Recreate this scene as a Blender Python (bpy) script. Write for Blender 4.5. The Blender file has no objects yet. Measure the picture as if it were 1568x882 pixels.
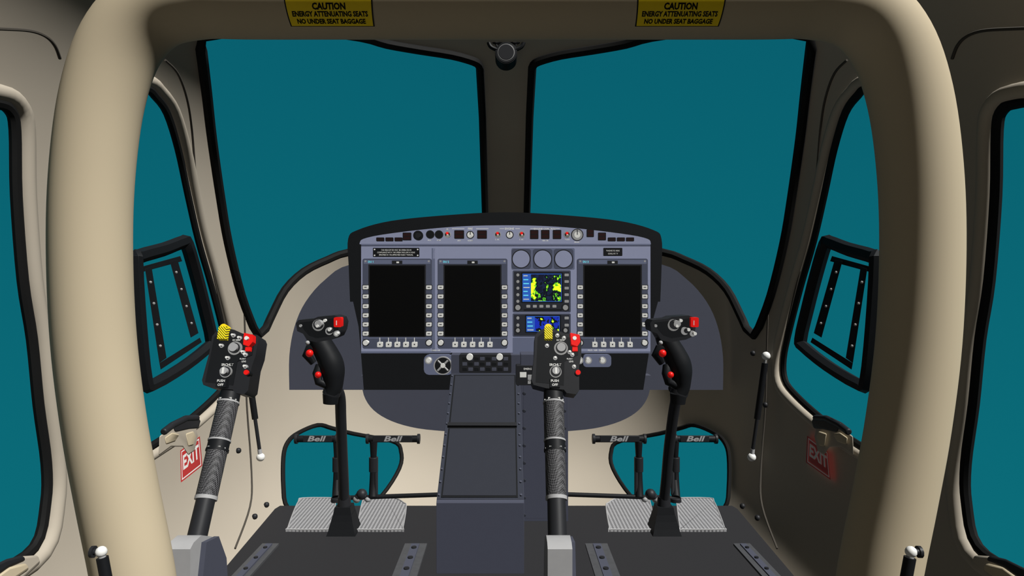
import bpy, math
from mathutils import Vector, Matrix
from mathutils.geometry import delaunay_2d_cdt

# ---------------------------------------------------------------- materials
def lin(c):
    return tuple(((v/255)/12.92 if v/255<=0.04045 else ((v/255+0.055)/1.055)**2.4) for v in c)
MATS={}
KA=.42   # overall reflectance scale (the key light is correspondingly strong)
def mat(name,col,rough=.6,metal=0,spec=.25,emit=0,tex=None,col2=None,scale=50,rot=0,noise=0.06,th=(.40,.46,.53,.57)):
    col=tuple(v*KA for v in col)
    if col2: col2=tuple(v*KA for v in col2)
    emit=emit/KA if tex!='radar' else emit*.5
    spec*=.4
    m=bpy.data.materials.new(name); m.use_nodes=True
    nt=m.node_tree; b=nt.nodes['Principled BSDF']
    b.inputs['Roughness'].default_value=rough; b.inputs['Metallic'].default_value=metal
    b.inputs['Specular IOR Level'].default_value=spec
    tc=nt.nodes.new('ShaderNodeTexCoord')
    c4=(*col,1)
    if tex=='checker':
        mp=nt.nodes.new('ShaderNodeMapping'); mp.inputs['Rotation'].default_value=rot if rot else (0,0,0)
        ch=nt.nodes.new('ShaderNodeTexChecker'); ch.inputs['Scale'].default_value=scale
        ch.inputs['Color1'].default_value=c4; ch.inputs['Color2'].default_value=(*col2,1)
        nt.links.new(tc.outputs['Object'],mp.inputs[0]); nt.links.new(mp.outputs[0],ch.inputs['Vector']); out=ch.outputs['Color']
    elif tex=='wave':
        mp=nt.nodes.new('ShaderNodeMapping'); mp.inputs['Rotation'].default_value=rot if rot else (0,0,0)
        w=nt.nodes.new('ShaderNodeTexWave'); w.inputs['Scale'].default_value=scale
        r=nt.nodes.new('ShaderNodeValToRGB'); r.color_ramp.interpolation='CONSTANT'
        r.color_ramp.elements[0].color=c4; r.color_ramp.elements[1].color=(*col2,1); r.color_ramp.elements[1].position=.3
        nt.links.new(tc.outputs['Object'],mp.inputs[0]); nt.links.new(mp.outputs[0],w.inputs['Vector']); nt.links.new(w.outputs['Color'],r.inputs[0]); out=r.outputs[0]
    elif tex=='radar':
        n=nt.nodes.new('ShaderNodeTexNoise'); n.inputs['Scale'].default_value=scale; n.inputs['Detail'].default_value=3
        r=nt.nodes.new('ShaderNodeValToRGB'); r.color_ramp.interpolation='CONSTANT'
        e=r.color_ramp.elements; e[0].color=(0.003,0.004,0.012,1); e[1].position=th[2]; e[1].color=(.05,.25,.01,1)
        x=e.new(th[3]); x.color=(.42,.45,.01,1)
        x=e.new(th[0]); x.color=(0.004,0.008,0.022,1) if col2 is None else (*col2,1)
        x=e.new(th[1]); x.color=(0.002,0.003,0.006,1)
        nt.links.new(tc.outputs['Object'],n.inputs['Vector']); nt.links.new(n.outputs['Fac'],r.inputs[0]); out=r.outputs[0]
    else:
        n=nt.nodes.new('ShaderNodeTexNoise'); n.inputs['Scale'].default_value=scale; n.inputs['Detail'].default_value=3
        mx=nt.nodes.new('ShaderNodeMix'); mx.data_type='RGBA'
        mx.inputs[6].default_value=(*[v*(1-noise) for v in col],1); mx.inputs[7].default_value=(*[min(1,v*(1+noise)) for v in col],1)
        nt.links.new(tc.outputs['Object'],n.inputs['Vector']); nt.links.new(n.outputs['Fac'],mx.inputs[0]); out=mx.outputs[2]
    nt.links.new(out,b.inputs['Base Color'])
    if emit:
        nt.links.new(out,b.inputs['Emission Color']); b.inputs['Emission Strength'].default_value=emit
    MATS[name]=m; return m
beige =mat('beige_trim',(.335,.298,.243),.75,spec=.1,scale=6,noise=.03)
hoopm =mat('hoop_beige',(.41,.348,.243),.7,spec=.12,scale=5,noise=.03)
floorm=mat('floor_rubber',(.021,.021,.023),.8,spec=.1,scale=200,noise=.1)
slate =mat('slate_paint',(.056,.060,.082),.7,spec=.1,noise=.03)
slate2=mat('slate_dark',(.022,.024,.032),.7,spec=.1,noise=.03)
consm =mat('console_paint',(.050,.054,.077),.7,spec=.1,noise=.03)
consl =mat('console_slope_darkened',(.027,.030,.042),.7,spec=.1,noise=.03)  # console paint darkened in colour to offset strong sun on the slope
lav   =mat('panel_lavender',(.235,.255,.37),.7,spec=.1,noise=.03)
lavd  =mat('panel_lavender_dark',(.115,.13,.20),.7,spec=.1,noise=.03)  # darker lavender of the plates, mini panels and divider lines
bezel =mat('bezel',(.062,.070,.105),.6,spec=.1,noise=.03)
black =mat('black_plastic',(.007,.0077,.009),.55,spec=.15)
blackd=mat('black_screen',(.002,.002,.002),.5,spec=.1)
seal  =mat('rubber_seal',(.007,.007,.007),.7,spec=.1)
charc =mat('charcoal',(.014,.0147,.017),.5,spec=.22)
grip  =mat('grip_knurl',(.008,.008,.009),.6,tex='checker',col2=(.085,.085,.09),scale=330,rot=(0.6,0.75,.5))
white =mat('white_paint',(.62,.62,.60),.5)
grey  =mat('grey_metal',(.22,.22,.22),.45,metal=.0)
greyl =mat('grey_light',(.28,.28,.285),.6)
red   =mat('red_plastic',(.55,.008,.006),.4,emit=.25)  # weak glow added to brighten guards and buttons, which are no lamps
redsgn=mat('red_sign',(.40,.03,.03),.6)
yell  =mat('yellow_label',(.75,.56,.008),.6)
yhatk =mat('yellow_black_hatch',(.01,.01,.01),.5,tex='wave',col2=(.75,.62,.01),scale=75,rot=(0,.8,0),emit=.12)  # faint glow added to the hatching; it is unlit in itself
tread =mat('tread_plate',(.10,.10,.105),.6,tex='checker',col2=(.30,.30,.31),scale=130,rot=(0,0,.785))
railm =mat('seat_rail',(.055,.057,.062),.5,noise=.2,scale=80)
radar =mat('gps_map',(0,0,0),.4,tex='radar',scale=38,emit=.8)
radar2=mat('gps_map_small',(0,0,0),.4,tex='radar',scale=50,col2=(.01,.03,.45),emit=.8,th=(.36,.52,.62,.645))
gblue =mat('gps_blue',(.02,.08,.35),.4,emit=.5)
gcyan =mat('gps_cyan',(.1,.5,.6),.4,emit=.6)
lampr =mat('annunciator',(.022,.008,.008),.4)
seam  =mat('seam_dark',(.05,.044,.036),.8)

# ---------------------------------------------------------------- geometry helpers
# all measurements are taken off a front elevation: 1 unit = 1 mm at a station 1 m ahead of the eye point
CX,CY=775.,441.
def P(u,v,y): return Vector(((u-CX)*y/1000,y,(CY-v)*y/1000))
def mir(pts): return [(2*CX-p[0],)+tuple(p[1:]) for p in pts]
def smooth(pts,closed=False,n=5):
    out=[];N=len(pts)
    rng=range(N) if closed else range(N-1)
    for i in rng:
        g=lambda k: pts[k%N] if closed else pts[max(0,min(N-1,k))]
        p0,p1,p2,p3=g(i-1),g(i),g(i+1),g(i+2)
        for j in range(n):
            t=j/n
            out.append(tuple(.5*((2*b)+(-a+c)*t+(2*a-5*b+4*c-d)*t*t+(-a+3*b-3*c+d)*t**3) for a,b,c,d in zip(p0,p1,p2,p3)))
    if not closed: out.append(tuple(pts[-1]))
    return out
def area(p): return sum(p[i][0]*p[(i+1)%len(p)][1]-p[(i+1)%len(p)][0]*p[i][1] for i in range(len(p)))/2
def offset(poly,d):
    s=1 if area(poly)>0 else -1
    out=[];N=len(poly)
    for i in range(N):
        a=Vector(poly[i-1][:2]);b=Vector(poly[(i+1)%N][:2]);t=(b-a)
        if t.length<1e-6: out.append(poly[i]);continue
        t.normalize(); out.append((poly[i][0]+t.y*s*d,poly[i][1]-t.x*s*d))
    return out
def inside(p,poly):
    x,y=p;c=False;N=len(poly)
    for i in range(N):
        x1,y1=poly[i];x2,y2=poly[i-1]
        if (y1>y)!=(y2>y) and x<(x2-x1)*(y-y1)/(y2-y1)+x1: c=not c
    return c

def G(x,y,z):
    s=z+.1; L=1.35-.225*(s+math.sqrt(s*s+.03)); t=max(0,y-1.3)
    return (abs(x)/.85)**3+(t/L)**4+(abs(s)/.85)**4
def shell(u,v,k=1.0):
    dx=(u-CX)/1000;dz=(CY-v)/1000
    a,b=.05,4.
    for _ in range(36):
        m=(a+b)/2
        if G(dx*m,m,dz*m)<1: a=m
        else: b=m
    return Vector((dx*a,a,dz*a))*k
def gnorm(p):
    e=1e-4
    g=Vector((G(p.x+e,p.y,p.z)-G(p.x-e,p.y,p.z),G(p.x,p.y+e,p.z)-G(p.x,p.y-e,p.z),G(p.x,p.y,p.z+e)-G(p.x,p.y,p.z-e)))
    return -g.normalized()

_tc={}
def text_mesh(s,bold=0):
    key=(s,bold)
    if key in _tc: return _tc[key]
    cu=bpy.data.curves.new('t','FONT');cu.body=s;cu.align_x='CENTER';cu.align_y='CENTER';cu.size=1;cu.resolution_u=2;cu.offset=bold
    ob=bpy.data.objects.new('t',cu);bpy.context.scene.collection.objects.link(ob)
    dg=bpy.context.evaluated_depsgraph_get();me=ob.evaluated_get(dg).to_mesh()
    r=([tuple(v.co) for v in me.vertices],[tuple(p.vertices) for p in me.polygons])
    ob.evaluated_get(dg).to_mesh_clear();bpy.data.objects.remove(ob);bpy.data.curves.remove(cu)
    _tc[key]=r;return r

class Mesh:
    def __init__(s,name): s.name=name;s.v=[];s.f=[];s.mi=[];s.mats=[];s.M=None
    def _m(s,m):
        if m not in s.mats: s.mats.append(m)
        return s.mats.index(m)
    def add(s,vs,fs,m):
        o=len(s.v);k=s._m(m)
        for p in vs:
            p=Vector(p); s.v.append(s.M@p if s.M else p)
        for f in fs: s.f.append(tuple(i+o for i in f));s.mi.append(k)
    def prism(s,front,back,m):
        n=len(front); vs=list(front)+list(back)
        s.add(vs,[tuple(range(n)),tuple(range(2*n-1,n-1,-1))]+[(i,i+n,(i+1)%n+n,(i+1)%n) for i in range(n)],m)
    def plate(s,pts,y,th,m,taper=1):   # front elevation outline, face at station y, true depth th
        k=y/1000
        fr=[Vector(((u-CX)*k,y,(CY-v)*k)) for u,v in pts]
        s.prism(fr,[p+Vector((0,th,0)) for p in fr],m)
    def rect(s,u0,v0,u1,v1,y,th,m,r=0):
        if r:
            pts=[]
            for cx,cy,a0 in((u1-r,v0+r,-90),(u1-r,v1-r,0),(u0+r,v1-r,90),(u0+r,v0+r,180)):
                for j in range(4):
                    a=math.radians(a0+j*30);pts.append((cx+r*math.cos(a),cy+r*math.sin(a)))
        else: pts=[(u0,v0),(u1,v0),(u1,v1),(u0,v1)]
        s.plate(pts,y,th,m)
    def disc(s,u,v,r,y,th,m,n=20,r2=None):
        k=y/1000;c=P(u,v,y); s.cyl(c,c+Vector((0,th,0)),r*k,(r2 or r)*k,m,n)
    def cyl(s,a,b,r0,r1,m,n=16): s.tube([a,b],[r0,r1],m,n)
    def tube(s,pts,rad,m,n=12,closed=False,flat=None,phase=0):
        pts=[Vector(p) for p in pts];N=len(pts)
        if not hasattr(rad,'__len__'): rad=[rad]*N
        vs=[];fs=[];up=None
        for i in range(N):
            if closed: t=pts[(i+1)%N]-pts[i-1]
            else: t=pts[min(N-1,i+1)]-pts[max(0,i-1)]
            t.normalize()
            if up is None:
                up=Vector((0,0,1)) if abs(t.z)<.9 else Vector((0,-1,0))
            up=(up-t*up.dot(t)).normalized();w=t.cross(up)
            for j in range(n):
                a=2*math.pi*j/n+phase
                vs.append(pts[i]+(up*math.cos(a)+w*math.sin(a)*(flat or 1))*rad[i])
        for i in range(N if closed else N-1):
            for j in range(n):
                k=(i+1)%N
                fs.append((i*n+j,k*n+j,k*n+(j+1)%n,i*n+(j+1)%n))
        if not closed: fs+= [tuple(range(n)),tuple(range(N*n-1,(N-1)*n-1,-1))]
        s.add(vs,fs,m)
    def ball(s,c,r,m,n=12,sc=(1,1,1)):
        vs=[];fs=[];h=n//2
        for i in range(h+1):
            a=math.pi*i/h
            for j in range(n):
                b=2*math.pi*j/n
                vs.append(Vector(c)+Vector((r*sc[0]*math.sin(a)*math.cos(b),r*sc[1]*math.sin(a)*math.sin(b),r*sc[2]*math.cos(a))))
        for i in range(h):
            for j in range(n): fs.append((i*n+j,(i+1)*n+j,(i+1)*n+(j+1)%n,i*n+(j+1)%n))
        s.add(vs,fs,m)
    def text(s,t,u,v,size,y,m,bold=.02,sx=1):
        V,F=text_mesh(t,bold);k=y/1000
        s.add([P(u+a*size*sx,v-b*size,y) for a,b,_ in V],F,m)
    def textf(s,t,f,m,bold=.02):
        V,F=text_mesh(t,bold); s.add([f(a,b) for a,b,_ in V],F,m)
    def shellplate(s,pts,k0,k1,m):
        s.prism([shell(u,v,k0) for u,v in pts],[shell(u,v,k1) for u,v in pts],m)
    def prism_x(s,prof,x0,x1,m):
        s.prism([Vector((x0,a,b)) for a,b in prof],[Vector((x1,a,b)) for a,b in prof],m)
    def box(s,a,b,m):
        x0,y0,z0=a;x1,y1,z1=b
        s.prism([Vector(p) for p in((x0,y0,z0),(x1,y0,z0),(x1,y0,z1),(x0,y0,z1))],[Vector(p) for p in((x0,y1,z0),(x1,y1,z0),(x1,y1,z1),(x0,y1,z1))],m)
    def done(s,bevel=0,sharp=40):
        import bmesh
        me=bpy.data.meshes.new(s.name);me.from_pydata([tuple(v) for v in s.v],[],s.f)
        for m in s.mats: me.materials.append(m)
        for p,k in zip(me.polygons,s.mi): p.material_index=k;p.use_smooth=True
        bm=bmesh.new();bm.from_mesh(me)
        bmesh.ops.recalc_face_normals(bm,faces=bm.faces);bm.to_mesh(me);bm.free()
        me.set_sharp_from_angle(angle=math.radians(sharp))
        ob=bpy.data.objects.new(s.name,me);bpy.context.scene.collection.objects.link(ob)
        if bevel:
            b=ob.modifiers.new('bevel','BEVEL');b.width=bevel;b.segments=2;b.limit_method='ANGLE';b.angle_limit=math.radians(50);b.harden_normals=False
        return ob

# ---------------------------------------------------------------- window outlines
ws_l=[(312,60),(322,140),(330,210),(343,300),(355,370),(375,450),(397,508)]
ws_l=smooth(ws_l,n=4)+smooth([(402,500),(412,478),(432,440),(462,411),(500,392),(535,380),(640,362),(738,352)],n=3)
ws_l+=[(737,325),(733,180)]+smooth([(729,104),(722,99),(690,90),(640,82),(590,73),(550,62),(470,52),(380,50)],n=3)
ws_r=mir(ws_l)
fd_r=smooth([(1330,140),(1318,150),(1300,175),(1283,230),(1268,300),(1252,370),(1232,440),(1214,510),(1206,550),(1208,580),(1224,602),(1260,635),(1305,668),(1370,700),(1415,660),(1425,500),(1420,300),(1395,170),(1360,140)],True,4)
fd_l=mir(fd_r)
rd_r=smooth([(1600,160),(1560,163),(1540,172),(1533,200),(1531,300),(1521,430),(1507,520),(1497,620),(1485,710),(1486,770),(1503,835),(1568,875),(1700,930),(1850,900),(1940,700),(1940,400),(1860,220),(1750,165)],True,4)
rd_l=mir(rd_r)
cw_l=smooth([(487,657),(460,668),(446,680),(440,700),(440,745),(446,775),(480,800),(540,790),(580,755),(606,715),(608,692),(598,681),(540,670),(505,661)],True,4)
cw_r=mir(cw_l)
holes=[offset(ws_l,6),offset(ws_r,6),offset(fd_l,6),offset(fd_r,6),offset(rd_l,6),offset(rd_r,6),offset(cw_l,4),offset(cw_r,4)]

# ---------------------------------------------------------------- shell
pts=[];edges=[]
for h in holes:
    o=len(pts);n=len(h)
    pts+=[Vector(p) for p in h];edges+=[(o+i,o+(i+1)%n) for i in range(n)]
hb=[(min(p[0] for p in h),max(p[0] for p in h),min(p[1] for p in h),max(p[1] for p in h)) for h in holes]
def in_hole(p):
    for h,b in zip(holes,hb):
        if b[0]<=p[0]<=b[1] and b[2]<=p[1]<=b[3] and inside(p,h): return True
    return False
us=list(range(-920,-20,45))+list(range(-20,1590,18))+list(range(1590,2500,45))
vs_=list(range(-920,-20,45))+list(range(-20,910,18))+list(range(910,2020,45))
for i,u in enumerate(us):
    for j,v in enumerate(vs_):
        p=(u+((i*7+j*13)%5-2)*.6,v+((i*11+j*3)%5-2)*.6)
        if not in_hole(p): pts.append(Vector(p))
V,E,F,*_=delaunay_2d_cdt(pts,edges,[],0,1e-4)
F=[f for f in F if not in_hole((sum(V[i].x for i in f)/3,sum(V[i].y for i in f)/3))]
P3=[shell(v.x,v.y) for v in V];N3=[gnorm(p) for p in P3]
groups={'wall_left':[], 'wall_right':[], 'wall_front':[], 'ceiling':[]}
for f in F:
    c=sum((P3[i] for i in f),Vector())/3
    fn=(P3[f[1]]-P3[f[0]]).cross(P3[f[2]]-P3[f[0]])
    if fn.dot(sum((N3[i] for i in f),Vector()))<0: f=f[::-1]
    if c.z>.42 and abs(c.x)<.62: g='ceiling'
    elif abs(c.x)<.68 and c.y>1.5 : g='wall_front'
    elif c.x<0: g='wall_left'
    else: g='wall_right'
    groups[g].append(f)
# rear part of the cabin (behind the eye point)
def ring_pt(a):
    c,s=math.cos(a),math.sin(a)
    lo,hi=0,3
    for _ in range(30):
        m=(lo+hi)/2
        if (abs(c*m)/.85)**3+(abs(s*m)/.85)**4<1: lo=m
        else: hi=m
    return (c*lo,s*lo-.1)
ring=[ring_pt(2*math.pi*i/64) for i in range(64)]
for g,fl in groups.items():
    idx={};vv=[];nn=[];ff=[]
    for f in fl:
        t=[]
        for i in f:
            if i not in idx: idx[i]=len(vv);vv.append(P3[i]);nn.append(N3[i])
            t.append(idx[i])
        ff.append(t)
    if g!='wall_front':
        for i in range(64):
            a,b=ring[i],ring[(i+1)%64]
            mx=(a[0]+b[0])/2;mz=(a[1]+b[1])/2
            gg='ceiling' if mz>.42 else ('wall_left' if mx<0 else 'wall_right')
            if gg!=g: continue
            o=len(vv)
            for p,y in((a,.66),(b,.66),(b,-1.1),(a,-1.1)):
                q=Vector((p[0]*1.004,y,p[1]*1.004));vv.append(q)
                e=Vector((p[0],.3,p[1]));nn.append(gnorm(e))
            f=(o,o+1,o+2,o+3)
            fn=(vv[o+1]-vv[o]).cross(vv[o+2]-vv[o])
            ff.append(f if fn.dot(nn[o])>0 else f[::-1])
    me=bpy.data.meshes.new(g);me.from_pydata([tuple(v) for v in vv],[],ff)
    me.materials.append(beige)
    for p in me.polygons:p.use_smooth=True
    me.normals_split_custom_set_from_vertices([tuple(n) for n in nn])
    ob=bpy.data.objects.new(g,me);bpy.context.scene.collection.objects.link(ob)
m=Mesh('wall_rear')
m.prism([Vector((x,-1.1,z)) for x,z in ring],[Vector((x,-1.13,z)) for x,z in ring],beige);m.done()

# window frames: rubber seals, rims
def sealring(name,poly,r,rim=0,rimr=.012,k=.992,pane=None):
    m=Mesh(name)
    m.tube([shell(u,v,k) for u,v in offset(poly,6)],r,seal,8,True,flat=.9)
    if rim: m.tube([shell(u,v,.996) for u,v in offset(poly,6+rim)],rimr,beige,10,True)
    return m
sealring('window_1',ws_l,.0145).done()
sealring('window_2',ws_r,.0145).done()
sealring('window_3',fd_l,.010,12,.013).done()
sealring('window_4',fd_r,.010,12,.013).done()
sealring('window_5',rd_l,.010,16,.015).done()
sealring('window_6',rd_r,.010,16,.015).done()
sealring('window_7',cw_l,.008).done()
sealring('window_8',cw_r,.008).done()

# door seams
def seamline(name,lines):
    m=Mesh(name)
    for l in lines: m.tube([shell(u,v,.998) for u,v in smooth(l,n=5)],.0028,seam,6)
    return m.done()
Ls=[[(253,92),(272,112),(286,150),(294,200),(303,300),(322,400),(345,500),(352,560)],[(374,470),(376,540),(378,620),(385,720),(383,775),(360,840)],[(-60,42),(0,44),(45,47),(70,56),(84,70),(92,90)]]
seamline('trim_1',Ls);seamline('trim_2',[mir(l) for l in Ls])
# trim screws
m=Mesh('trim_3')
for u,v in((390,791),(408,773),(1137,775),(1160,793),(1153,541),(1189,542),(365,690),(1172,620)):
    p=shell(u,v,.997);m.ball(p,.009,charc,10)
m.done()

# ---------------------------------------------------------------- floor
m=Mesh('floor')
m.prism([Vector(p) for p in((-.70,.0,-.70),(.70,.0,-.70),(.70,1.587,-.70),(.735,2.1,-.70),(-.735,2.1,-.70),(-.70,1.587,-.70))],
        [Vector(p) for p in((-.70,.0,-.73),(.70,.0,-.73),(.70,1.587,-.73),(.735,2.1,-.73),(-.735,2.1,-.73),(-.70,1.587,-.73))],floorm)
m.done()
# seat rails
def rail(x,w):
    m=Mesh('seat_rail')
    m.box((x-w/2,1.12,-.70),(x+w/2,1.775,-.694),railm)
    m.box((x-w*.18,1.12,-.694),(x+w*.18,1.765,-.690),slate)
    for i in range(10):
        m.cyl(Vector((x,1.15+i*.065,-.690)),Vector((x,1.15+i*.065,-.687)),w*.12,w*.12,charc,10)
    m.done()
for x,w in((-.64,.045),(-.245,.06),(.245,.06),(.64,.045)): rail(x,w)
# heel plates
hp1=smooth([(463,763),(513,763),(514,768),(509,808),(505,811),(443,811),(441,808),(450,783),(457,768)],True,3)
hp2=smooth([(560,763),(603,763),(618,770),(622,776),(617,808),(613,811),(550,811),(547,807),(555,768)],True,3)
def floorplate(poly):
    m=Mesh('heel_plate');f=[];b=[];z=-.694
    for u,v in poly:
        y=-z*1000/(v-CY)
        f.append(Vector(((u-CX)*y/1000,y,z)));b.append(Vector(((u-CX)*y/1000,y,-.70)))
    m.prism(f,b,tread)
    m.tube([p+Vector((0,0,.001)) for p in f],.002,greyl,6,True)
    m.done()
for p in(hp1,hp2,mir(hp2),mir(hp1)): floorplate(p)

# ---------------------------------------------------------------- hoop frame
path=[(232,1141),(222,1010),(205,882),(181,760),(161,650),(145,520),(139,380),(143,260),(158,150),(186,68),(232,18),(300,.4),(400,.4),(775,.4)]
path=path+mir(path[:-1])[::-1]
HR=.0565
m=Mesh('roll_frame')
m.tube([P(u,v,1.0) for u,v in smooth(path,n=6)],HR,hoopm,32)
for s in(-1,1): m.box((s*.543-.07,.92,-.70),(s*.543+.07,1.08,-.685),hoopm)
m.done()
HZ=.4406
def caution(uc):
    m=Mesh('caution_placard'); X=(uc-CX)/1000*.96
    def f(x,a,r=.0688): 
        a=math.radians(a);return Vector((X+x,1.0-r*math.cos(a),HZ-r*math.sin(a)))
    def patch(x0,x1,a0,a1,r,mt,sh=0):
        vs=[];fs=[];n=10
        for i in range(n+1):
            a=a0+(a1-a0)*i/n
            e=1+.05*(1-i/n)
            vs+=[f(x0*e,a,r),f(x1*e,a,r)]
        for i in range(n): fs.append((2*i,2*i+1,2*i+3,2*i+2))
        m.add(vs,fs,mt)
    patch(-.0625,.0625,-6,62.5,HR+.0009,black)
    patch(-.0605,.0605,-4.5,61,HR+.0014,yell)
    for t,a,s in(('CAUTION',32,.0120),('ENERGY ATTENUATING SEATS',42.5,.0100),('NO UNDER SEAT BAGGAGE',53.5,.0100)):
        m.textf(t,lambda x,y,a=a,s=s:f(x*s*(.80 if len(t)>8 else .9),a-math.degrees(y*s/HR),HR+.0019),blackd,.045)
    m.done()
caution(506);caution(1040)

# ---------------------------------------------------------------- bulkhead
m=Mesh('bulkhead')
bl=[(443,597),(443,545),(451,500),(468,462),(498,428),(540,404),(660,388),(775,384)]
bl=smooth(bl,n=4);m.plate(bl+mir(bl[:-1])[::-1],2.22,.03,slate)
lo=smooth([(553,575),(557,605),(572,628),(600,645),(640,656),(690,661)],n=4)
m.plate(lo+mir(lo)[::-1],2.17,.05,slate)
m.done()

# ---------------------------------------------------------------- instrument panel
m=Mesh('instrument_panel')
m.plate([(538,372),(560,352),(690,338),(775,335),(860,338),(990,352),(1011,372),(1011,450),(997,500),(993,545),(985,597),(862,597),(862,545),(690,545),(690,597),(557,597),(553,545),(549,500),(538,450)],2.085,.085,black)
outer=smooth([(536,462),(534,410),(533,366),(548,352),(600,338),(690,329),(775,325),(857,329),(947,338),(1000,352),(1013,366),(1013,410),(1011,462)],n=5)
inner=smooth([(551,462),(551,410),(550,376),(562,364),(625,354),(700,347),(775,345),(850,347),(922,354),(986,364),(997,376),(997,410),(997,462)],n=5)
n=len(outer)
vf=[P(u,v,1.985) for u,v in outer]+[P(u,v,1.985) for u,v in inner]
vb=[Vector((p.x*1.0,2.13,p.z)) for p in vf[:n]]+[P(u+(775-u)*-.004,v-1,2.075) for u,v in inner]
fs=[]
for i in range(n-1):
    fs+=[(i,i+1,n+i+1,n+i),(2*n+i,3*n+i,3*n+i+1,2*n+i+1),(i,2*n+i,2*n+i+1,i+1),(n+i,n+i+1,3*n+i+1,3*n+i)]
fs+=[(0,n,3*n,2*n),(n-1,3*n-1,4*n-1,2*n-1)]
m.add(vf+vb,fs,black)
Y=2.06
arc=smooth([(551,374),(551,371),(563,361),(625,351),(700,344),(775,342),(850,344),(922,351),(986,361),(997,371),(997,374)],n=4)
m.plate(arc,Y,.03,lav)
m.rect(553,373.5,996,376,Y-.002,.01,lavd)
m.rect(553,377,996,540,Y,.03,lav)
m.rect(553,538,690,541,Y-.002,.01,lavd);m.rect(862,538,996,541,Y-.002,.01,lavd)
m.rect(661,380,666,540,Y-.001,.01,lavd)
m.rect(663,377,669,396,Y-.001,.01,lav)
def display(u0,u1,label):
    y=Y-.014
    m.rect(u0,396,u1,534,y,.02,bezel,3)
    m.rect(u0+2,398,u1-2,404,y-.001,.005,lavd)
    m.rect(u0+9,405,u1-9,516,y-.003,.01,charc,1)
    m.rect(u0+11,407,u1-11,515,y-.004,.01,blackd)
    m.rect(u0+1,517,u1-1,518.3,y-.001,.004,lavd)
    m.text(label,u0+13,401,4,y-.002,gcyan);m.rect((u0+u1)/2-8,399,(u0+u1)/2+8,404.5,y-.002,.01,charc)
    m.rect((u0+u1)/2-1,400.5,(u0+u1)/2+3,403,y-.003,.01,white)
    for v in(440,454,469,483,497,511):
        for u in(u0+4.5,u1-4.5):
            m.rect(u-5,v-4,u+5,v+4,y-.004,.01,charc,1);m.rect(u-4,v-3,u+4,v+3,y-.012,.01,white,1)
            m.rect(u-2,v-.6,u+2,v+.6,y-.0125,.001,charc)
    w=(u1-u0)
    for i in range(5):
        u=u0+w*.25+i*w*.125
        m.rect(u-4,524,u+4,531.5,y-.012,.012,white,1);m.rect(u-1,526.5,u+1,528.5,y-.0125,.001,charc);m.rect(u-.5,517,u+.5,524,y-.002,.003,white)
    for u in(u0+4.5,u1-4.5):
        m.disc(u,525,5.5,y-.006,.01,charc);m.disc(u,525,4,y-.02,.02,white)
        m.disc(u,400,1.5,y-.003,.005,greyl)
display(555,661,'DU 1');display(670,777,'DU 2');display(884,992,'DU 3')
# standby instrument blanks
m.rect(783,380,880,413,Y-.004,.01,lavd,2)
for u in(798,831,863):
    m.rect(u-15,381,u+15,412,Y-.008,.01,bezel,4);m.disc(u,396.5,14.5,Y-.011,.01,charc,28);m.disc(u,396.5,13,Y-.013,.01,lav,28)
# gps / radio units
def radio(v0,v1,s,mt):
    y=Y-.012
    m.rect(785,v0,874,v1,y,.02,bezel,2);m.rect(787,v0+2,872,v1-2,y-.002,.01,slate2)
    u0,a,u1,b=s
    m.rect(u0-2,a-2,u1+2,b+2,y-.005,.01,black,1)
    m.rect(u0,a,u1,b,y-.006,.005,gblue);
    m.rect(u0+(13),a+1,u1-1,b-1,y-.007,.005,mt)
    for i in range(int((b-a)/6)):
        m.rect(u0+1.5,a+2.5+i*6,u0+8+(i*5)%4,a+4+i*6,y-.007,.001,gcyan if i%3 else white)
    nb=int((v1-v0)/10)
    for i in range(nb):
        v=v0+7+i*(v1-v0-14)/(max(1,nb-1))
        if v<v1-14: m.rect(864.5,v-2,871,v+2,y-.007,.01,greyl,.8)
        m.disc(793,v,2.4 if i<nb-1 else 0.5,y-.01,.01,greyl,12)
radio(414,478.5,(800,419,860,462),radar);radio(480,516,(806,484,857,508),radar2)
for u,v in((793,471),(866,471)): m.disc(u,v,6,Y-.026,.02,charc);m.disc(u,v,4,Y-.034,.02,greyl)
for i in range(5): m.rect(806+i*10,467,812+i*10,471,Y-.02,.01,greyl,.8)
m.rect(802,473.5,860,476,Y-.015,.003,black)
for u,v in((793,506),(866,506)): m.disc(u,v,5,Y-.026,.02,charc);m.disc(u,v,3,Y-.034,.02,greyl)
m.rect(785,517,874,545,Y-.006,.02,lavd);m.rect(800,545,862,600,2.05,.04,consm)
# placards
m.rect(571,379.5,642,393.5,Y-.004,.01,black,1)
for i,t in enumerate(('THIS HELICOPTER MUST BE OPERATED IN','COMPLIANCE WITH THE OPERATING LIMITATIONS','SPECIFIED IN THE APPROVED FLIGHT MANUAL')): m.text(t,606.5,383+i*3.7,3.2,Y-.005,white,.01,.78)
for u in(573.5,639.5):
    for v in(382,391): m.disc(u,v,1.2,Y-.006,.005,white,8)
m.rect(924,379.5,953,392,Y-.004,.01,black,1)
m.text('MAGNETIC HDG',938.5,384,3.2,Y-.005,white,.01,.85);m.text('COOL FITTY',938.5,388.5,3.2,Y-.005,white,.01,.85)
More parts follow.
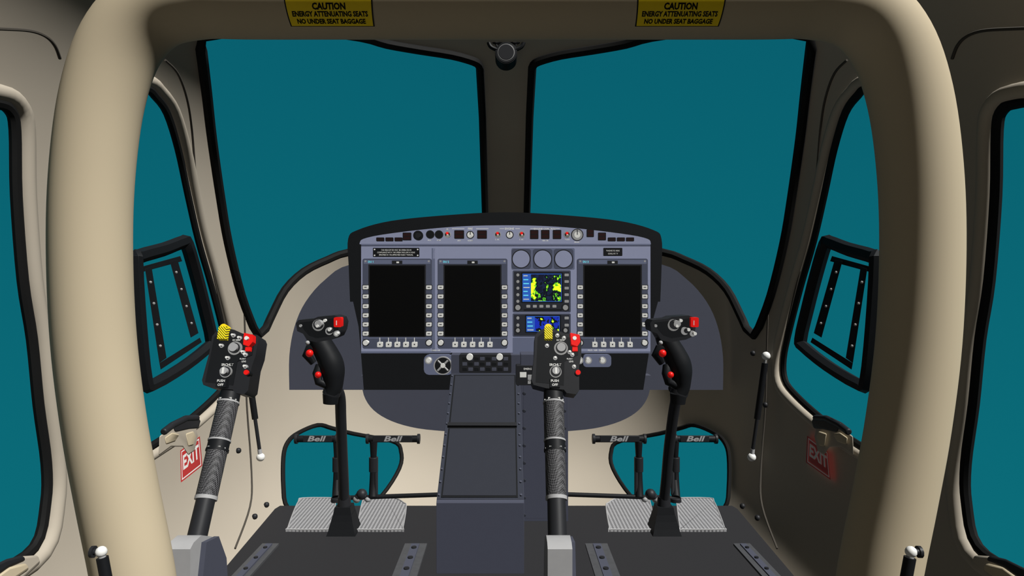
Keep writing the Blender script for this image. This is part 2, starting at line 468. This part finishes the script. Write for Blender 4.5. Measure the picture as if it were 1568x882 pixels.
# upper strip
y=Y-.008
def sq(u,v,w,h,mt=black):
    m.rect(u-w/2,v-h/2,u+w/2,v+h/2,y,.02,mt,1); m.rect(u-w/2+1.2,v-h/2+1.2,u+w/2-1.2,v-.6,y-.001,.003,lampr); m.rect(u-w/2+1.2,v+.6,u+w/2-1.2,v+h/2-1.2,y-.001,.003,lampr)
for u,v,w,h in((623,362,13,12),(703,359,15,13),(738,359,15,13),(818,359,13,14),(835,359,13,14),(853,359,13,14),(904,357,11,12),(922,362,12,12)): sq(u,v,w,h)
for u in(582,596,610,937,951,965): sq(u,366.5,12,6)
m.disc(640,360.5,7.5,y-.004,.02,black);m.disc(640,360.5,4,y-.015,.02,charc)
for u in(658.5,672): m.disc(u,359,6.5,y,.02,charc);m.disc(u,359,5.3,y-.002,.02,black)
for u in(685,762,799,868.5):
    m.disc(u,359,5.2,y,.02,greyl);m.disc(u,359,3.8,y-.004,.02,charc)
    m.tube([P(u,359,y-.003),P(u-.3,357,y-.015)],[.003,.0045],red,10)
    m.tube([P(u,359.5,y-.003),P(u+.5,362,y-.02)],[.003,.005],white,10)
for u,r in((720,6),(780.5,6),(884,9.5)):
    m.disc(u,359.5,r,y,.02,charc);m.disc(u,359.5,r-1.4,y-.02,.03,greyl if r>7 else white);m.disc(u,359.5,r*.5,y-.026,.03,white)
    m.rect(u-.6,359.5-r*.8,u+.6,359.5,y-.0265,.004,charc)
for t,u,v,s in(('FIRE',720,350.3,4),('ENGINE',780,350.3,4),('ENGINE CONTROL',834,350.5,3.8),('TEST',685,351,2.6),('ARM',703,368.5,2.6),('NORM',720,368.5,2.6),('BRIGHT',884,370.8,2.6),('PILOT',658,368,2.3),('START',762,366.8,2.6),('START',799,366.8,2.6),('HEATER',835,368.5,2.6),('MODE',868.5,366.8,2.6),('RMAP',672,368,2.3)):
    m.text(t,u,v,s,Y-.002,white,.03)
for a,b in((692,711),(729,748),(765,772),(789,796),(812,818),(850,857)): m.rect(a,349.8,b,350.6,Y-.0015,.002,white)
# lower mini panels
m.rect(649,543,694,574,2.07,.02,lavd,8);m.rect(893,543,936,562,2.07,.02,lavd,5)
m.disc(678,560,14,2.06,.02,greyl,28);m.disc(678,560,12.3,2.055,.02,black,28)
for a in(45,135):
    c,s=math.cos(math.radians(a))*11,math.sin(math.radians(a))*11
    m.tube([P(678-c,560-s,2.052),P(678+c,560+s,2.052)],.0035,greyl,8)
m.disc(678,560,3.5,2.045,.01,white)
for u,v in((656,552),(901,552),(923,552),(888,552)): m.disc(u,v,5.5,2.062,.02,greyl);m.disc(u,v,3.6,2.045,.02,white)
m.text('CABIN AIR',667,536.5,3,Y-.014,white);m.text('PILOT AIR   DEFOG',914,536.5,3.2,Y-.014,white)
m.done(.0006)

# ---------------------------------------------------------------- centre console
m=Mesh('center_console')
x0,x1=-.171,.044
top=[(2.084,-.206),(2.03,-.208),(2.03,-.266),(1.605,-.522),(1.60,-.527),(1.60,-.70),(2.084,-.70)]
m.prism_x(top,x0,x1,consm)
def sl(x,t,h): # point on sloped face ; t 0..1 from panel down
    a=Vector((x,2.03,-.266));b=Vector((x,1.605,-.522))
    nrm=Vector((0,-.516,.857)); return a+(b-a)*t+nrm*h
def slplate(xa,xb,ta,tb,h,mt):
    m.prism([sl(xa,ta,h),sl(xb,ta,h),sl(xb,tb,h),sl(xa,tb,h)],[sl(xa,ta,-.002),sl(xb,ta,-.002),sl(xb,tb,-.002),sl(xa,tb,-.002)],mt)
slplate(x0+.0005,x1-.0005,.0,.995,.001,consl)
for ta,tb in((.02,.46),(.49,.985)):
    slplate(-.161,.029,ta,tb,.003,black);slplate(-.157,.025,ta+.01,tb-.01,.004,slate2)
slplate(-.164,.030,.462,.488,.010,charc)
for t in[.03+.0855*i for i in range(12)]:
    for x in(-.166,.037):
        a=sl(x,t,.0);b=sl(x,t,.005);m.cyl(a,b,.0038,.003,slate,8)
# side riser
m.box((.044,1.96,-.70),(.186,2.084,-.20),consm)
m.box((.052,1.956,-.69),(.178,1.96,-.25),consm)
for i in range(9):
    for x in(.0545,.175):
        m.cyl(Vector((x,1.956,-.68+i*.052)),Vector((x,1.951,-.68+i*.052)),.0055,.004,slate2,10)
# vent grille
m.rect(703,543,783,571,2.02,.05,charc,2)
for i in range(8):
    for j in range(3): m.rect(708+i*9,547+j*8,715+i*9,552+j*8,2.017,.004,slate if (i+j)%2 else black)
for u in(719,765): m.disc(u,547,5,2.0,.02,white)
m.rect(798,544,812,556,1.99,.05,yhatk);m.rect(790,560,829,590,1.95,.05,charc,2)
m.text('EMERG',808,565,4,1.949,white);m.rect(796,570,806,578,1.948,.004,white);m.rect(808,574,818,588,1.948,.004,greyl)
m.text('PULL',812,583,4,1.946,black)
m.done(.0008)

# ---------------------------------------------------------------- collective levers
def collective(dx):
    m=Mesh('collective_lever');m.M=Matrix.Translation((dx,0,0))
    m.prism_x([(1.35,-.70),(1.35,-.540),(1.365,-.532),(1.40,-.530),(1.45,-.552),(1.485,-.60),(1.50,-.70)],.086,.137,greyl)
    m.prism_x([(1.36,-.70),(1.40,-.545),(1.46,-.555),(1.50,-.62),(1.51,-.70)],.137,.148,slate)
    def ax(t): return Vector((.112+.0035*t,1.40+.20*t,-.60+.345*t))
    m.cyl(ax(-.1),ax(.42),.0215,.0205,charc,20)
    m.cyl(ax(.355),ax(.375),.0245,.0245,greyl,20)
    m.cyl(ax(.375),ax(.63),.0235,.0235,grip,24)
    m.cyl(ax(.63),ax(.645),.026,.026,black,24)
    m.cyl(ax(.645),ax(.69),.0245,.0245,black,24)
    m.cyl(ax(.69),ax(.70),.026,.026,greyl,24)
    m.cyl(ax(.70),ax(.925),.0245,.0245,grip,24)
    m.cyl(ax(.925),ax(.935),.026,.026,greyl,24)
    m.cyl(ax(.935),ax(1.02),.0245,.023,black,24)
    for t,s in((.667,1),(.965,1)):
        c=ax(t)
        for k in range(-2,3):
            a=k*.45;o=Vector((math.sin(a)*.025,-math.cos(a)*.025,0))
            m.box(tuple(c+o+Vector((-.0035,-.001,-.0035))),tuple(c+o+Vector((.0035,.001,.0045 if k%2 else -.001))),white)
    # switch box, tilted to face the pilot
    c=P(850,552,1.58)+Vector((0,0,0))
    base=m.M@Matrix.Translation(c)@Matrix.Rotation(math.radians(-18),4,'X')
    m.M=base
    q=.00160
    def hp(pts,y,th,mt): 
        f=[Vector((a*q,y,-b*q)) for a,b in pts];m.prism(f,[p+Vector((0,th,0)) for p in f],mt)
    def hr(u,v,w,h,y,th,mt): hp([(u-w/2,v-h/2),(u+w/2,v-h/2),(u+w/2,v+h/2),(u-w/2,v+h/2)],y,th,mt)
    def hd(u,v,r,y,th,mt,n=18,r2=None): m.cyl(Vector((u*q,y,-v*q)),Vector((u*q,y+th,-v*q)),r*q,(r2 or r)*q,mt,n)
    hp([(-30,-38),(-26,-44),(-14,-51),(2,-48),(16,-42),(38,-40),(41,-34),(40,-8),(36,10),(35,45),(30,51),(16,49),(12,44),(-14,42),(-33,37),(-36,30),(-33,5),(-31,-10)],0,.062,charc)
    hp([(-26,-36),(-14,-46),(1,-43),(16,-36),(36,-34),(35,-8),(14,2),(12,38),(-30,33),(-28,0)],-.003,.01,black)
    hr(-10,-40,12,19,-.022,.03,yhatk);hd(-10,-49,5.5,-.018,.025,yell)
    hp([(23,-40),(37,-37),(38,-26),(33,-19),(24,-22)],-.020,.025,red);hr(30,-16,8,6,-.012,.01,red);hd(29,-31,3,-.026,.01,white)
    hd(9,-18,10.5,-.008,.02,grey,24);hd(9,-18,8,-.013,.02,charc,24);hd(9,-18,6.5,-.020,.02,greyl,24)
    for u,v in((14,-34),(4,-38),(26,-8),(22,-12),(0,-3),(28,10),(-12,-22)): hd(u,v,3.2,-.006,.01,greyl,12);hd(u,v,1.8,-.016,.02,white,10)
    hd(0,18,9,-.008,.02,grey,24);hd(0,18,7.5,-.012,.02,charc,24);hd(0,18,5.5,-.022,.02,greyl,20);hr(0,18,2.5,9,-.025,.01,white)
    hd(33,20,4.5,-.012,.02,black);hd(33,20,3.7,-.018,.02,red)
    hr(-2,36,15,13,-.018,.03,black)
    for t,u,v,s in(('SRCHLT',0,7,5),('PUSH',-2,33,5),('OFF',-2,39,5),('EXTEND',9,-31,3.2),('LDG',24,2,3.4),('FLOAT',22,-2,3)):
        m.textf(t,lambda x,y_,u=u,v=v,s=s:Vector(((u+x*s)*q,-.0195 if t in('PUSH','OFF') else -.0037,-(v-y_*s)*q)),white,.02)
    m.done(.0012)
collective(0);collective(-.79)

# ---------------------------------------------------------------- cyclic sticks
def cyclic(dx):
    m=Mesh('cyclic_stick');m.M=Matrix.Translation((dx,0,0))
    bx=-.466
    # boot
    for i,(w,h0,h1) in enumerate(((.041,-.70,-.682),(.036,-.682,-.664),(.031,-.664,-.646),(.026,-.646,-.625))):
        m.prism([Vector((bx+a*w,1.88+b*w,h0)) for a,b in((-1,-1),(1,-1),(1,1),(-1,1))],[Vector((bx+a*w*.86,1.88+b*w*.86,h1)) for a,b in((-1,-1),(1,-1),(1,1),(-1,1))],black)
    m.cyl(Vector((bx,1.88,-.63)),Vector((bx,1.88,-.60)),.02,.018,charc)
    pth=smooth([(527,770,1.88),(526,735,1.862),(524,690,1.84),(522,640,1.81),(521,612,1.79),(518,600,1.775),(512,594,1.76),(505,597,1.75)],n=5)
    m.tube([P(*p) for p in pth],.0148,charc,18)
    Yh=1.73
    m.cyl(P(506,618,Yh),P(507,603,Yh),.019,.022,black,20)
    m.cyl(P(507,604,Yh),P(509,598,Yh),.0235,.0235,charc,20)
    gp=smooth([(508,602,15),(511,592,16),(511,580,18.5),(510,568,21),(507,556,22),(501,543,21),(495,532,20),(489,521,19),(486,512,18)],n=4)
    k=Yh/1000
    m.tube([P(a,b,Yh) for a,b,_ in gp],[r*k*.93 for *_,r in gp],black,20,flat=.9)
    # finger ledge
    m.tube([P(487,530,Yh-.01),P(474,535,Yh-.012),P(470,543,Yh-.01),P(480,556,Yh-.005)],[.012,.014,.013,.009],black,12)
    m.tube([P(500,590,Yh-.01),P(488,585,Yh-.012),P(486,572,Yh-.01),P(490,560,Yh)],[.010,.011,.013,.012],black,12)
    hd=[(453,495),(457,490),(480,488),(487,485),(512,483),(521,486),(524,494),(522,506),(517,516),(508,520),(484,524),(470,521),(464,511),(455,507)]
    m.plate(hd,Yh-.034,.068,charc)
    hd2=[(459,494),(482,491),(512,487),(519,492),(517,508),(506,515),(485,518),(473,514),(466,506)]
    m.plate(hd2,Yh-.036,.01,black)
    def d(u,v,r,y,th,mt): m.disc(u,v,r,Yh+y,th,mt,18)
    m.rect(511,486,523,501,Yh-.048,.02,red,2);m.rect(514.5,491,515.5,498,Yh-.05,.005,white)
    d(487,498,9,-.040,.01,grey);d(487,497,7.5,-.046,.01,charc);d(487,496,5.5,-.058,.02,greyl);d(485.5,499.5,2.2,-.062,.01,white)
    d(504,507,6,-.041,.01,greyl);d(504,507,4,-.056,.02,charc);d(504,505,2.5,-.060,.01,white)
    d(497,491,2.5,-.045,.01,white);d(515,511,4.5,-.044,.01,greyl);d(515,511,2.6,-.056,.02,white)
    d(460,499,2.2,-.040,.01,greyl)
    m.ball(P(474,541,Yh-.028),.010,red,14);m.ball(P(487,574,Yh-.026),.0085,red,14)
    m.ball(P(471,525,Yh-.028),.006,greyl,10)
    m.done(.0015)
cyclic(0);cyclic(.92)

# ---------------------------------------------------------------- pedals
def pedals(sign):
    m=Mesh('rudder_pedals')
    y=2.13
    def pp(u,v,yy=y): return P(*( (u,v,yy) if sign<0 else (2*CX-u,v,yy)))
    for a,b,pu,yy in((453,517,516,2.15),(562,642,572,2.13)):
        m.cyl(pp(a,672,yy),pp(b,672,yy),.0115,.0115,black,14)
        m.cyl(pp(a-1,672,yy),pp(a+3,672,yy),.0165,.0165,charc,14);m.cyl(pp(b-3,672,yy),pp(b+1,672,yy),.0165,.0165,charc,14)
        c=pp((a+b)/2,672,yy-.013)
        lo,hi=sorted((pp(a+10,672).x,pp(b-10,672).x))
        m.box((lo,yy-.014,c.z-.010),(hi,yy-.008,c.z+.010),charc)
        m.textf('Bell',lambda x,z,c=c:Vector((c.x+(x*1.6+z*.4)*.024,yy-.015,c.z+z*.024)),greyl,.03)
        m.tube([pp(pu,675,yy),pp(pu,700,yy),pp(pu,735,yy+.01),pp(pu-1,762,2.115)],[.013,.010,.013,.014],black,12)
        m.cyl(pp(pu,700,yy),pp(pu,722,yy),.015,.015,charc,12)
        m.tube([pp(pu+4,715,yy),pp(pu+4,758,2.12)],.006,charc,8)
    m.tube([pp(545,765,2.12),pp(552,755,2.12),pp(560,760,2.12)],.012,charc,10)
    m.ball(pp(554,757,2.12),.018,charc,12);m.ball(pp(546,764,2.12),.013,grey,12);m.ball(pp(563,764,2.12),.011,greyl,10)
    m.cyl(pp(510,763,2.12),pp(684,757,2.12),.0075,.0075,black,10)
    m.cyl(pp(516,762,2.12),pp(516,768,2.12),.02,.02,charc,12)
    m.done(.001)
pedals(-1);pedals(1)

# ---------------------------------------------------------------- door-mounted parts
def side(sign):
    T=(lambda l:list(l)) if sign<0 else mir
    # storm-window frame
    m=Mesh('sliding_window_frame')
    loop=smooth([(286,373),(300,420),(314,475),(324,520),(318,532),(280,562),(232,590),(222,583),(213,500),(207,402),(212,393),(250,382),(279,371)],True,3)
    m.tube([shell(u,v,.965) for u,v in T(loop)],.0145,black,6,True,flat=1.2)
    lo2=[(260,400),(272,398),(304,510),(292,517)]
    m.shellplate(T(lo2),.955,.985,black);m.shellplate(T([(222,412),(232,408),(255,548),(244,556)]),.955,.985,black)
    m.shellplate(T([(218,408),(276,392),(279,400),(220,416)]),.96,.98,black);m.shellplate(T([(244,556),(306,517),(309,524),(246,566)]),.96,.98,black)
    for i in range(4):
        for a,b in(((266,404),(297,508)),((228,416),(248,546))):
            t=(i+.5)/4;u=a[0]+(b[0]-a[0])*t;v=a[1]+(b[1]-a[1])*t
            p=shell(*T([(u,v)])[0],.953);m.ball(p,.0035,grey,8)
    m.done(.001)
    # exit sign
    q=[(276,690),(306,668),(310,713),(277,739)]
    if sign>0: q=[(1236,667),(1268,692),(1272,735),(1234,708)]
    m=Mesh('exit_sign');m.shellplate(q,.985,.992,redsgn)
    def bl(s,t,k=.983):
        a,b,c,d=q;u=(a[0]*(1-s)+b[0]*s)*(1-t)+(d[0]*(1-s)+c[0]*s)*t;v=(a[1]*(1-s)+b[1]*s)*(1-t)+(d[1]*(1-s)+c[1]*s)*t
        return shell(u,v,k)
    m.textf('EXIT',lambda x,y:bl(.5+x*.38,.47-y*.62),white,.03)
    for s0,s1,t0,t1 in((.05,.95,.05,.09),(.05,.95,.91,.95),(.05,.08,.05,.95),(.92,.95,.05,.95)):
        a=[bl(s0,t0),bl(s1,t0),bl(s1,t1),bl(s0,t1)];m.add(a,[(0,1,2,3)],white)
    m.done()
    # armrest and latch
    m=Mesh('door_handle')
    m.shellplate(T([(244,668),(262,655),(284,648),(300,655),(303,668),(298,690),(288,697),(280,684),(262,684),(243,698)]),.955,.99,beige)
    m.shellplate(T([(252,670),(264,662),(275,665),(268,676),(254,681)]),.945,.96,hoopm)
    m.shellplate(T([(284,664),(296,660),(300,668),(296,682),(288,684)]),.945,.96,hoopm)
    m.shellplate(T([(262,648),(276,640),(290,636),(303,637),(307,645),(304,656),(290,657),(268,662)]),.93,.97,charc)
    m.tube([shell(u,v,.935) for u,v in T([(250,662),(264,651),(284,641),(302,640)])],.008,charc,10)
    m.done(.003)
    m=Mesh('armrest')
    m.shellplate(T([(-60,905),(0,868),(30,852),(58,850),(62,862),(40,882),(0,915),(-50,950)]),.95,.985,beige)
    m.shellplate(T([(-40,880),(10,856),(35,850),(40,858),(12,870),(-30,900)]),.93,.96,charc)
    m.shellplate(T([(-20,893),(15,868),(40,862),(45,872),(18,890),(-10,915)]),.93,.96,hoopm)
    m.done(.004)
    # gas struts
    m=Mesh('gas_strut')
    a=shell(*T([(377,545)])[0],.975);b=shell(*T([(399,700)])[0],.965)
    d=(b-a)
    m.ball(a,.013,white,14);m.cyl(a,a+d*.08,.004,.004,grey);m.cyl(a+d*.07,a+d*.62,.0095,.0095,black,14);m.cyl(a+d*.62,a+d*.93,.0055,.0055,charc,12)
    m.ball(b,.013,white,14);m.cyl(b,b-d*.08,.007,.006,greyl)
    for p in(a,b):
        w=Vector(p)*1.02;m.cyl(p,w,.006,.008,greyl,10)
    m.done()
    m=Mesh('gas_strut')
    ys=.88
    a=P(*T([(155,845)])[0],ys)
    b=P(*T([(195,1060)])[0],ys)
    d=b-a
    m.ball(a,.0075,white,14);m.cyl(a,a+d*.05,.005,.0045,greyl);m.cyl(a+d*.04,b,.0075,.0075,black,14)
    sx=-1 if sign<0 else 1
    m.cyl(a,a+Vector((sx*.012,0,0)),.0045,.0045,charc,10);m.ball(b,.0075,white,14)
    m.cyl(a+Vector((sx*.009,0,0)),a+Vector((sx*.013,0,0)),.008,.008,charc,10)
    m.cyl(a,a*1.085,.003,.003,charc,8);m.cyl(b,b*1.085,.003,.003,charc,8)
    m.done()
side(-1);side(1)

# ---------------------------------------------------------------- compass at the top of the centre post
m=Mesh('standby_compass')
yc=shell(775,80).y-.05
m.disc(775,81,17,yc,.06,black,28);m.disc(775,81,15,yc-.004,.01,charc,28);m.disc(775,80,13,yc-.007,.01,grey,28)
m.disc(775,79.5,12,yc-.009,.01,charc,28)
m.tube([P(u,v,yc+.005) for u,v in smooth([(748,64),(752,72),(765,77),(785,77),(798,72),(802,64)],n=4)],.006,black,8)
m.tube([P(u,v,yc+.005) for u,v in smooth([(750,60),(760,66),(775,63),(790,66),(800,60)],n=4)],.005,black,8)
for u in(758,768,782,792): m.tube([P(u,60,yc+.005),P(u+(775-u)*.2,74,yc+.005)],.003,charc,6)
m.rect(746,52,804,61,yc,.09,black,2)
m.done(.001)

# ---------------------------------------------------------------- lift everything so that the cockpit floor is z=0
H=.70
bpy.context.view_layer.update()
for ob in bpy.context.scene.objects:
    if ob.parent is None: ob.location.z+=H

# ---------------------------------------------------------------- light, sky, camera
def sun(name,d,e,col=(1,.985,.95)):
    s=bpy.data.lights.new(name,'SUN');s.energy=e/KA;s.angle=.05;s.color=col
    s.use_shadow=False
    so=bpy.data.objects.new(name,s);bpy.context.scene.collection.objects.link(so)
    so.rotation_euler=Vector(d).to_track_quat('Z','Y').to_euler();so.location=Vector(d)*3
sun('sun',(.48,-.38,.79),6.5)
sun('fill_light_low',(-.75,-.45,-.3),.09)
sun('fill_light_floor',(.1,-.45,-.88),.08)
w=bpy.data.worlds.new('world');bpy.context.scene.world=w;w.use_nodes=True
nt=w.node_tree;bg=nt.nodes['Background']
tc=nt.nodes.new('ShaderNodeTexCoord');sp=nt.nodes.new('ShaderNodeSeparateXYZ');r=nt.nodes.new('ShaderNodeValToRGB')
mr=nt.nodes.new('ShaderNodeMapRange');mr.inputs[1].default_value=-.6;mr.inputs[2].default_value=.5
nt.links.new(tc.outputs['Generated'],sp.inputs[0]);nt.links.new(sp.outputs['Z'],mr.inputs[0]);nt.links.new(mr.outputs[0],r.inputs[0]);nt.links.new(r.outputs[0],bg.inputs[0])
r.color_ramp.elements[0].color=(*lin((12,112,124)),1);r.color_ramp.elements[1].color=(*lin((8,92,108)),1)
cam=bpy.data.cameras.new('camera');co=bpy.data.objects.new('camera',cam);bpy.context.scene.collection.objects.link(co)
co.location=(0,0,H);co.rotation_euler=(math.radians(90),0,0)
cam.sensor_width=36;cam.clip_start=.02
cam.lens=36*1000/1568;cam.shift_x=(784-775)/1568
bpy.context.scene.camera=co
bpy.context.scene.view_settings.view_transform='Standard'
bpy.context.scene.view_settings.look='None'
